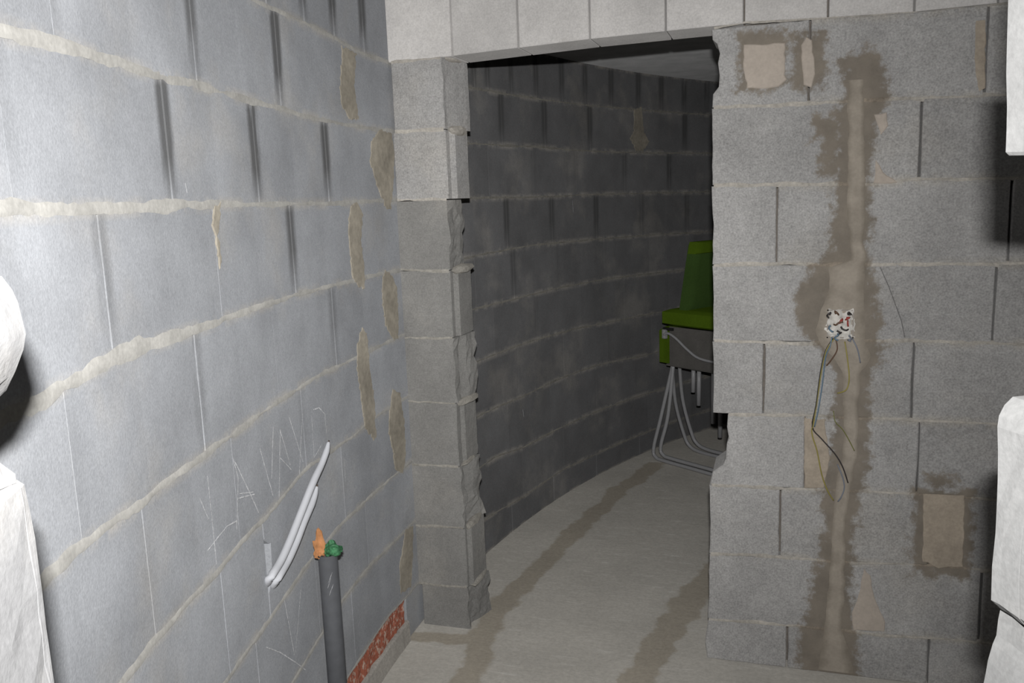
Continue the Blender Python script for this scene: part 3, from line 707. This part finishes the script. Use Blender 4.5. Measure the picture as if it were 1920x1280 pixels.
# right of the doorway
for c in range(-1, 8):
    xs = sorted(FRONT_HEADS[c])
    edge = FRONT_RIGHT_EDGE[c]
    zb, zt = FJ[c], FJ[c + 1]
    # first block: ragged jamb edge
    x1 = xs[0] - .0035
    ed = sorted(edge, key=lambda p: p[1])
    poly = [(ed[0][0], zb(ed[0][0]) + .002), (x1, zb(x1) + .002), (x1, zt(x1) - .002), (ed[-1][0], zt(ed[-1][0]) - .002)]
    poly += [p for p in reversed(ed[1:-1])]
    poly_block('block', front, poly, wall_front, M_FRONT, depth=.175, ch=.003, jit=.0025, step=.03, d0=random.uniform(-.001, .001))
    xs = [x for x in xs if x < XR - .05] 
    while xs[-1] + .5 < XR: xs.append(xs[-1] + .5)
    xs.append(XR)
    for a, b in zip(xs, xs[1:]):
        cr = None
        if c == 4 and a < CRACK4[1][0] < b: cr = CRACK4
        if c == 6 and a < CRACK6[1][0] < b: cr = CRACK6
        d0 = random.uniform(-.0015, .0015)
        if c == 4 and cr:                       # cracked block: two pieces either side of the crack
            g = .0006
            p1 = [(a + .0035, zb(a)), (cr[-1][0] - g, zb(cr[-1][0]))] + [(x - g, z) for x, z in reversed(cr[1:-1])] + [(cr[0][0] - g, zt(cr[0][0])), (a + .0035, zt(a))]
            p2 = [(cr[-1][0] + g, zb(cr[-1][0])), (b - .0035, zb(b)), (b - .0035, zt(b)), (cr[0][0] + g, zt(cr[0][0]))] + [(x + g, z) for x, z in cr[1:-1]]
            for p_ in (p1, p2): poly_block('block', front, p_, wall_front, M_FRONT, d0=d0, ch=.0018, step=.06, jit=.001)
        else:
            rect_block('block', front, a, b, lambda s: zb(s) + .001, lambda s: zt(s) - .001, wall_front, M_FRONT, d0=d0, gap=.0035 if c != 2 or a > .1 else .0005)
for k in range(0, 9):
    x0 = max(FRONT_RIGHT_EDGE[min(k, 7)][0][0], FRONT_RIGHT_EDGE[max(k - 1, -1)][-1][0] if k else -1) + .004
    bed('mortar_bed_joint', front, FJ[k], x0, XR, wall_front, M_BED_F, h=.015 if k < 8 else .007, seed=20 + k * 2.1, proud=.0006 if k < 8 else -.003, ragged=.8)
    if k < 8:
        bed('mortar_bed_joint', front, FJ[k], STUB_LEFT[k] + .002, min(STUB_RIGHT[k], STUB_RIGHT[max(k - 1, -1)]) - .003, wall_front, M_BED_F if k > 5 else M_BED_S, h=.014, seed=50 + k * 2.1, proud=.0006, ragged=.8)
    else:
        bed('mortar_bed_joint', front, lambda s: FJ[8](s) - .004, STUB_LEFT[7] + .002, STUB_RIGHT[7] - .003, wall_front, M_BED_F, h=.012, seed=80, ragged=.8)

# plaster filled into the cable chase
V, F, DRY = [], [], []
tab = sorted(PLASTER)
zl = [(q[0], q[1]) for q in tab]; zr = [(q[0], q[2]) for q in tab]
nz = 260
UU = [0, .12, .3, .5, .7, .88, 1]
for i in range(nz + 1):
    z = tab[0][0] + (tab[-1][0] - tab[0][0]) * i / nz
    a = interp(zl, z) + .006 * fbm(z, 1, 1, 18) - .006; b = interp(zr, z) + .006 * fbm(z, 7, 4, 18) + .006
    for u in UU:
        x = a + (b - a) * u
        e = min(u, 1 - u)
        d = .003 if e == 0 else -.0035 - .001 * fbm(x, z, 3, 14)
        V.append(front(x, z, d)); DRY.append(0 if e == 0 else .35 if e < .2 else .9)
for i in range(nz):
    for j in range(6):
        q = i * 7 + j
        F.append((q, q + 1, q + 8, q + 7))
me = mesh_of('plaster_strip', V, F)
at = me.attributes.new('dry', 'FLOAT', 'POINT')
for i, v in enumerate(DRY): at.data[i].value = v
link('plaster_strip', me, M_PLASTER, wall_front, smooth=True)
for k, q in FRONT_PATCH.items():
    poly_block('mortar_patch', front, q, wall_front, {'square': M_PALE, 'oval': M_PALE, 'tall': M_PALE2, 'edge': M_PALE2, 'fill': M_PALE2}.get(k, M_PALE),
               depth=.02, ch=.003, d0=-.003 if k not in ('edge',) else -.0018, jit=.004, step=.015)

# right wall of the room, beyond the frame
wall_right = link('wall_right', box_mesh('wall_right', [(XR, .9, -.2, XR + .2, 7.6, CEIL_Z + .05)]), M_PASS, kind='structure')

# near wall: the doorway the photographer stands in ------------------
wall_near = bpy.data.objects.new('wall_near', None); COL.objects.link(wall_near); wall_near['kind'] = 'structure'
def prism(name, poly, d0, d1, parent, mat, rough=.003, step=.02, frame=near, rings=6, smooth=False):
    """broken block: outline in the plane of the wall, carried through its thickness with a rough surface"""
    pts = [Vector(p[:2]) for p in poly]
    ar = sum(a.x * b.y - b.x * a.y for a, b in zip(pts, pts[1:] + pts[:1]))
    if ar < 0: pts.reverse()
    q = []
    for a, b in zip(pts, pts[1:] + pts[:1]):
        k = max(1, min(30, int((b - a).length / step)))
        q += [a.lerp(b, i / k) for i in range(k)]
    pts = q; n = len(pts)
    V, F = [], []
    for j in range(rings + 1):
        d = d0 + (d1 - d0) * j / rings
        for p in pts:
            o = Vector((fbm(p.x, p.y, d, 45) , fbm(p.x + 7, p.y, d, 45))) * rough
            V.append(frame(p.x + o.x, p.y + o.y, d))
    for j in range(rings):
        for i in range(n):
            k = (i + 1) % n
            F.append((j * n + i, j * n + k, (j + 1) * n + k, (j + 1) * n + i))
    F += [tuple(range(n)), tuple(rings * n + i for i in range(n))]
    me = mesh_of(name, V, F)
    bm = bmesh.new(); bm.from_mesh(me)
    bmesh.ops.triangulate(bm, faces=[f for f in bm.faces if len(f.verts) > 4]); bm.to_mesh(me); bm.free()
    o = link(name, me, mat, parent, smooth=smooth)
    if smooth: me.set_sharp_from_angle(angle=math.radians(38))
    return o
TH = .175
def end_block(name, edge, side, far, groove=None):
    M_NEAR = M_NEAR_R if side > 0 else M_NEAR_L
    """block end forming the near doorway's jamb; edge runs top to bottom; side -1 left stub, +1 right stub; groove = depth of the slot from the far face"""
    o = [(far, edge[-1][1]), (far, edge[0][1])]
    poly = [tuple(e) for e in edge] + o
    if groove:
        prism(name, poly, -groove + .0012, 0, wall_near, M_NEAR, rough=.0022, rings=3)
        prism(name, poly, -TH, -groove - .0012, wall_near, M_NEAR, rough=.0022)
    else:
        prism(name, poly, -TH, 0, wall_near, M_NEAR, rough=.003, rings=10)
LFAR = -.26; RFAR = NW + .62
# left stub
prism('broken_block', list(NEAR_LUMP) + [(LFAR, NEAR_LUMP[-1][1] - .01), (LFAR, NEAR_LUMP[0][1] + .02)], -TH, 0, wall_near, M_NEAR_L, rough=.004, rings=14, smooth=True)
lo = NEAR_LOWER
end_block('block', lo[3:], -1, LFAR, groove=.010)
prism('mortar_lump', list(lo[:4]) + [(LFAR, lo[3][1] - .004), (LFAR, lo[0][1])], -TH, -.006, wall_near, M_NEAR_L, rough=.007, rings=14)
z = lo[-1][1] - .004
while z > FLOOR_Z + .02:
    z2 = max(FLOOR_Z, z - .246); end_block('block', [(random.uniform(-.01, .012), z), (random.uniform(-.01, .012), z2)], -1, LFAR, groove=.02); z = z2 - .004
z = NEAR_LUMP[0][1] + .03
while z < CEIL_Z - .05:
    z2 = min(CEIL_Z, z + .246); e = random.uniform(-.16, -.12); end_block('block', [(e, z2), (e, z)], -1, LFAR); z = z2 + .004
# right stub
end_block('block', NEAR_UP_R[:6], 1, RFAR, groove=.06)
end_block('block', NEAR_MID_R, 1, RFAR, groove=.037)
end_block('block', NEAR_LOW_R, 1, RFAR)
z = NEAR_LOW_R[-1][1] - .004
while z > FLOOR_Z + .02:
    z2 = max(FLOOR_Z, z - .246); e = NW + random.uniform(-.005, .015); end_block('block', [(e, z), (e, z2)], 1, RFAR, groove=.037); z = z2 - .004
z = NEAR_UP_R[0][1] + .004
while z < CEIL_Z - .05:
    z2 = min(CEIL_Z, z + .246); e = NW + random.uniform(-.005, .012); end_block('block', [(e, z2), (e, z)], 1, RFAR, groove=.037); z = z2 + .004
# the block that is missing from the jamb sits back in the wall
za, zc = NEAR_UP_R[5][1] - .004, NEAR_MID_R[1][1] + .004
end_block('block', [(NW + .26, za), (NW + .25, zc)], 1, RFAR)

# ================================================================ THINGS
# conduit standing out of the floor -----------------------------------
M_PIPE = smooth_material('grey_pipe_plastic', (0.075, 0.078, 0.085), .8, .10)
M_PIPE_IN = smooth_material('pipe_dark', (0.02, 0.02, 0.02), .7)
M_TAN = plain_material('packing_paper', (0.42, 0.20, 0.09), amt=.2, fine=60)
M_GREEN = plain_material('green_tape', (0.045, 0.15, 0.07), amt=.6, fine=60, rough=.5)
px, py, pz = PIPE
pipe = bpy.data.objects.new('plastic_pipe', None); COL.objects.link(pipe); pipe.location = (px, py, FLOOR_Z)
tag(pipe, 'dark grey plastic pipe standing by the left block wall, its top stuffed with green tape', 'pipe')
R0 = .0265
V, F = [], []
sg = 28
H = pz - FLOOR_Z
rows = [(R0, 0), (R0, H * .5), (R0, H), (R0 - .003, H), (R0 - .003, H - .12)]
for r, z in rows:
    for k in range(sg):
        t = 2 * math.pi * k / sg
        V.append((r * math.cos(t), r * math.sin(t), z))
for j in range(len(rows) - 1):
    for k in range(sg):
        k2 = (k + 1) % sg
        F.append((j * sg + k, j * sg + k2, (j + 1) * sg + k2, (j + 1) * sg + k))
F.append(tuple((len(rows) - 1) * sg + k for k in range(sg)))
link('pipe_tube', mesh_of('pipe_tube', V, F), M_PIPE, pipe, smooth=True)
for p in pipe.children[0].data.polygons: p.use_smooth = True
# scuff marks on the pipe
M_SCUFF = plain_material('pipe_scuff', (0.30, 0.30, 0.31), amt=.5, fine=160)
to_cam = Vector((CAM_POS.x - px, CAM_POS.y - py, 0)).normalized(); a0 = math.atan2(to_cam.y, to_cam.x)
V, F = [], []
for (u, z, du, dz, w_) in ((.1, -.075, .5, .03, .002), (-.05, -.09, .4, .028, .003), (.2, -.10, .35, .02, .0018), (.0, -.112, .3, .02, .002)):
    b = len(V)
    for i in range(5):
        t = i / 4
        ang = a0 + u + du * (t - .5); zz = H + z + dz * t
        for s_ in (-1, 1):
            V.append(((R0 + .0004) * math.cos(ang), (R0 + .0004) * math.sin(ang), zz + s_ * w_ * (1 - abs(2 * t - 1) * .8)))
    for i in range(4): F.append((b + 2 * i, b + 2 * i + 1, b + 2 * i + 3, b + 2 * i + 2))
sc = link('scuff_mark', mesh_of('scuff_mark', V, F), M_SCUFF, pipe)
def crumple(name, c, r, mat, parent, seed, spikes):
    """crumpled torn sheet: a closed, folded lump with torn tips"""
    bm = bmesh.new(); bmesh.ops.create_icosphere(bm, subdivisions=3, radius=1)
    for v in bm.verts:
        p = v.co.copy()
        k = 1 + .45 * fbm(p.x * 1.0 + seed, p.y, p.z, 2.2, 2) + .25 * abs(fz(p.x * 5 + seed, p.y * 5, p.z * 5))
        for (sx, sy, sz, ln) in spikes:
            dd = Vector((sx, sy, sz)).normalized()
            q = max(0, p.dot(dd)); k += ln * q ** 14
        v.co = Vector((c[0] + p.x * r[0] * k, c[1] + p.y * r[1] * k, c[2] + p.z * r[2] * k))
    me = bpy.data.meshes.new(name); bm.to_mesh(me); bm.free()
    return link(name, me, mat, parent)
rt = Vector((RIGHT.x, RIGHT.y, 0)).normalized()
def off(a, h, b=0.0): return (rt.x * a + to_cam.x * b, rt.y * a + to_cam.y * b, H + h)
crumple('paper_stuffing', off(-.016, .018, .004), (.015, .014, .024), M_TAN, pipe, 2.0, [(-.15, 0, 1, 1.6), (-1, -.3, .4, .5)])
crumple('paper_stuffing', off(-.021, .004, .008), (.013, .012, .014), M_TAN, pipe, 5.0, [(-.6, -.3, -.5, .5), (-.2, 0, 1, .9)])
crumple('green_tape_wad', off(.009, .014, .008), (.021, .017, .018), M_GREEN, pipe, 9.0, [(rt.x, rt.y, .25, .7), (.2, 0, 1, .6), (rt.x, rt.y, -.4, .5)])
tube('green_tape_end', [off(.0, .020, .02), off(.014, .030, .02), off(.028, .026, .016), off(.036, .014, .012), off(.041, .008, .012)], [.004, .005, .004, .003, .002], M_GREEN, pipe, seg=6)
tube('dark_tape_end', [off(-.012, .0, .018), off(-.022, -.002, .018), off(-.027, .002, .014), off(-.029, .010, .012)], [.003, .004, .003, .002], M_PIPE_IN, pipe, seg=6)

# two light grey cables coming out of the chiselled hole ---------------
M_CABLE = smooth_material('cable_sheath', (0.50, 0.51, 0.54), .8, .03)
M_DARK = smooth_material('dark_copper', (0.10, 0.07, 0.05), .5)
def cable(name, pts, r, label, second):
    root = bpy.data.objects.new(name, None); COL.objects.link(root); root.location = pts[1]
    tag(root, label, 'cable', None)
    loc = [Vector(p) - Vector(pts[1]) for p in pts]
    tube('sheath', loc, r, M_CABLE, root, seg=12, sub=6)
    e = loc[-1]; t = (loc[-1] - loc[-2]).normalized()
    tube('conductor', [e - t * .002, e + t * .006], .0022, M_DARK, root, seg=6)
    return root
n_ = len(CABLE_LONG)
cable('electrical_cable', CABLE_LONG, [.0104] * (n_ - 3) + [.0095, .009, .0045], 'longer of two light grey cables curving out of the left wall hole', False)
cable('electrical_cable', CABLE_SHORT, [.0104] * (len(CABLE_SHORT) - 2) + [.008, .004], 'shorter light grey cable beside the longer one at the wall hole', True)

# flush socket box with loose wires ------------------------------------
x0, z0, x1, z1 = SOCKET
cxs, czs = (x0 + x1) / 2, (z0 + z1) / 2
sock = bpy.data.objects.new('socket_box', None); COL.objects.link(sock); sock.location = (cxs, D0, czs)
tag(sock, 'open flush socket box with white plaster and loose coloured wires in the front wall', 'socket box')
M_WHITE = plain_material('white_filler', (0.62, 0.60, 0.56), amt=.2, fine=60, coarse=30)
hw, hh = (x1 - x0) / 2, (z1 - z0) / 2
bx = []
for (a, b, c, d) in ((-hw, -hh, hw, -hh + .004), (-hw, hh - .004, hw, hh), (-hw, -hh, -hw + .004, hh), (hw - .004, -hh, hw, hh)):
    bx.append((a, -.006, b, c, .03, d))
link('box_rim', box_mesh('box_rim', bx), smooth_material('box_plastic', (0.30, 0.27, 0.24), .6), sock)
V, F = [], []
for j in range(13):
    for i in range(13):
        x = -hw + 2 * hw * i / 12; z = -hh + 2 * hh * j / 12
        e = min(i, 12 - i, j, 12 - j)
        k = 1 + (.25 * fbm(x, z, 2, 60) if e == 0 else 0)
        V.append((x * k, -.005 - .007 * fbm(x, z, 1.0, 55) - .006 * (e > 1), z * k))
for j in range(12):
    for i in range(12):
        q = j * 13 + i; F.append((q, q + 1, q + 14, q + 13))
link('plaster_filling', mesh_of('plaster_filling', V, F), M_WHITE, sock)
WC = {'brown': (0.11, 0.06, 0.035), 'blue': (0.13, 0.20, 0.27), 'yellow': (0.30, 0.26, 0.07), 'green': (0.17, 0.18, 0.05), 'red': (0.33, 0.05, 0.04), 'black': (0.04, 0.035, 0.035), 'grey': (0.19, 0.21, 0.25)}
WM = {k: smooth_material('wire_' + k, v, .45) for k, v in WC.items()}
org = Vector((cxs, D0, czs))
for pts, colr in zip(WIRES, ('yellow', 'blue', 'black', 'brown', 'yellow', 'grey', 'green', 'grey')):
    o = tube('wire', [Vector(p) - org for p in pts], .0021 if colr != 'green' else .0014, WM[colr], sock, seg=6, sub=4)
    o['label'] = colr + ' wire'
rnd = random.Random(5)
for colr, (a, b) in (('red', (.35, .25)), ('red', (.45, .05)), ('brown', (-.1, .55)), ('brown', (-.6, .1)), ('black', (-.85, .4)), ('black', (.7, -.3)), ('blue', (-.5, -.5)), ('blue', (-.3, -.65)), ('black', (-.2, -.8)), ('grey', (.6, -.75)), ('red', (.1, .4)), ('black', (.85, .6))):
    x, z = a * hw, b * hh
    q = [Vector((x, .0, z))]
    for i in range(3):
        x += rnd.uniform(-.012, .012); z += rnd.uniform(-.012, .012)
        q.append(Vector((x, -.014 - .006 * rnd.random(), z)))
    o = tube('wire_end', q, .003, WM[colr], sock, seg=6, sub=3)
    o['label'] = colr + ' wire end'

# stacked garden chairs at the end of the passage ------------------------
M_FRAME = smooth_material('white_tube', (0.42, 0.42, 0.43), .35, .05)
M_SLING = plain_material('beige_sling', (0.15, 0.143, 0.133), amt=.12, fine=200)
M_CUSH = plain_material('green_cushion', (0.10, 0.17, 0.012), amt=.10, fine=140, coarse=6, camt=.12)
M_BACK = plain_material('green_back', (0.065, 0.12, 0.03), amt=.10, fine=140, coarse=6, camt=.12)
EA = Vector((.826, -.564, 0)); EB = Vector((.564, .826, 0)); CO = Vector((-.76, 5.215, FLOOR_Z))
def cp(a, b, z): return EA * a + EB * b + Vector((0, 0, z))
def slab(name, corners, thick_dir, mat, parent, bulge=.0, nu=14, nv=14):
    """padded slab: four corners, thickness vector, rounded edges"""
    c = [Vector(q) for q in corners]; t = Vector(thick_dir)
    V, F = [], []
    for side in (0, 1):
        for j in range(nv + 1):
            for i in range(nu + 1):
                u, v = i / nu, j / nv
                p = (c[0] * (1 - u) + c[1] * u) * (1 - v) + (c[3] * (1 - u) + c[2] * u) * v
                e = min(u, 1 - u, v, 1 - v) * 2
                k = (1 - (1 - min(e * 7, 1)) ** 2)
                h = .5 + (-.5 if side == 0 else .5) * (.7 + .3 * k)
                V.append(p + t * h + t.normalized() * (bulge * k * (-1 if side == 0 else 1)))
    n = (nu + 1) * (nv + 1)
    for side in (0, 1):
        for j in range(nv):
            for i in range(nu):
                q = side * n + j * (nu + 1) + i
                F.append((q, q + 1, q + nu + 2, q + nu + 1))
    rim = [i for i in range(nu)] + [j * (nu + 1) + nu for j in range(nv)] + [nv * (nu + 1) + i for i in range(nu, 0, -1)] + [j * (nu + 1) for j in range(nv, 0, -1)]
    for i in range(len(rim)):
        a, b = rim[i], rim[(i + 1) % len(rim)]
        F.append((a, b, n + b, n + a))
    me = mesh_of(name, V, F); o = link(name, me, mat, parent, smooth=True)
    me.set_sharp_from_angle(angle=math.radians(50))
    return o
WB = .30
def chair(dz, da, label):
    r = bpy.data.objects.new('garden_chair', None); COL.objects.link(r); r.location = CO + EA * da + Vector((0, 0, dz))
    tag(r, label, 'chair', 'stacked garden chairs')
    h = .64 - dz
    tube('sled_leg', [cp(.66, 0, .013), cp(.35, 0, .013), cp(.10, 0, .013), cp(.035, .0, .022), cp(.012, .003, .075), cp(.06, .02, .28), cp(.14 - da, .05, h)], .012, M_FRAME, r, seg=8, sub=5)
    tube('sled_leg', [cp(.66, WB, .013), cp(.35, WB, .013), cp(.14, WB, .013), cp(.055, WB - .005, .04), cp(.02, WB - .02, .12), cp(-.005, WB - .07, .34), cp(.02, WB - .13, h)], .012, M_FRAME, r, seg=8, sub=5)
    tube('cross_bar', [cp(.66, 0, .013), cp(.66, WB, .013)], .012, M_FRAME, r, seg=8)
    return r
c1 = chair(0, 0, 'lower garden chair of the passage stack, its white sled legs on the floor')
c2 = chair(.028, .06, 'upper garden chair of the passage stack, with tall green back')
WS = .40
# upper chair: sling side, arm, cushions
slab('side_sling', [cp(.09, .0, .595), cp(.58, .0, .605), cp(.58, .0, .835), cp(.09, .0, .835)], EB * .02, M_SLING, c2)
slab('seat_cushion', [cp(.045, -.01, .84), cp(.58, -.01, .84), cp(.58, WS, .84), cp(.045, WS, .84)], Vector((0, 0, .10)), M_CUSH, c2)
slab('back_cushion', [cp(.14, .02, .93), cp(.14, WS, .93), cp(.215, WS, 1.33), cp(.215, .02, 1.33)], EA * .07, M_BACK, c2, bulge=.004)
slab('back_cushion_top', [cp(.21, .015, 1.275), cp(.21, WS + .005, 1.275), cp(.225, WS + .005, 1.345), cp(.225, .015, 1.345)], EA * .085, M_CUSH, c2)
tube('armrest', [cp(.075, -.03, .79), cp(.11, -.03, .80), cp(.17, -.03, .775), cp(.26, -.03, .715), cp(.35, -.03, .675), cp(.52, -.03, .665)], .008, M_FRAME, c2, seg=8)
slab('armrest_end', [cp(.06, -.035, .765), cp(.085, -.035, .765), cp(.085, -.035, .82), cp(.06, -.035, .82)], EB * .03, M_FRAME, c2, nu=3, nv=3)
slab('armrest_clip', [cp(.055, -.02, .815), cp(.13, -.02, .815), cp(.13, -.02, .83), cp(.055, -.02, .83)], EB * .02, M_PIPE_IN, c2, nu=3, nv=3)
# lower chair: green seat edge, sling, rear legs
slab('seat_cushion', [cp(.065, .005, .62), cp(.10, .005, .62), cp(.10, .005, .85), cp(.065, .005, .85)], EB * (WS - .02), M_CUSH, c1)
slab('seat_sling', [cp(.10, .03, .612), cp(.62, .03, .612), cp(.62, WS, .612), cp(.10, WS, .612)], Vector((0, 0, .015)), M_SLING, c1)
for i, (a, b, zb) in enumerate(((.20, .16, .44), (.235, .17, .36), (.27, .19, .23), (.315, .20, .15))):
    o = tube('rear_leg', [cp(a, b, zb), cp(a + .004, b, .62)], .014, M_FRAME, (c1, c1, c2, c2)[i], seg=8)
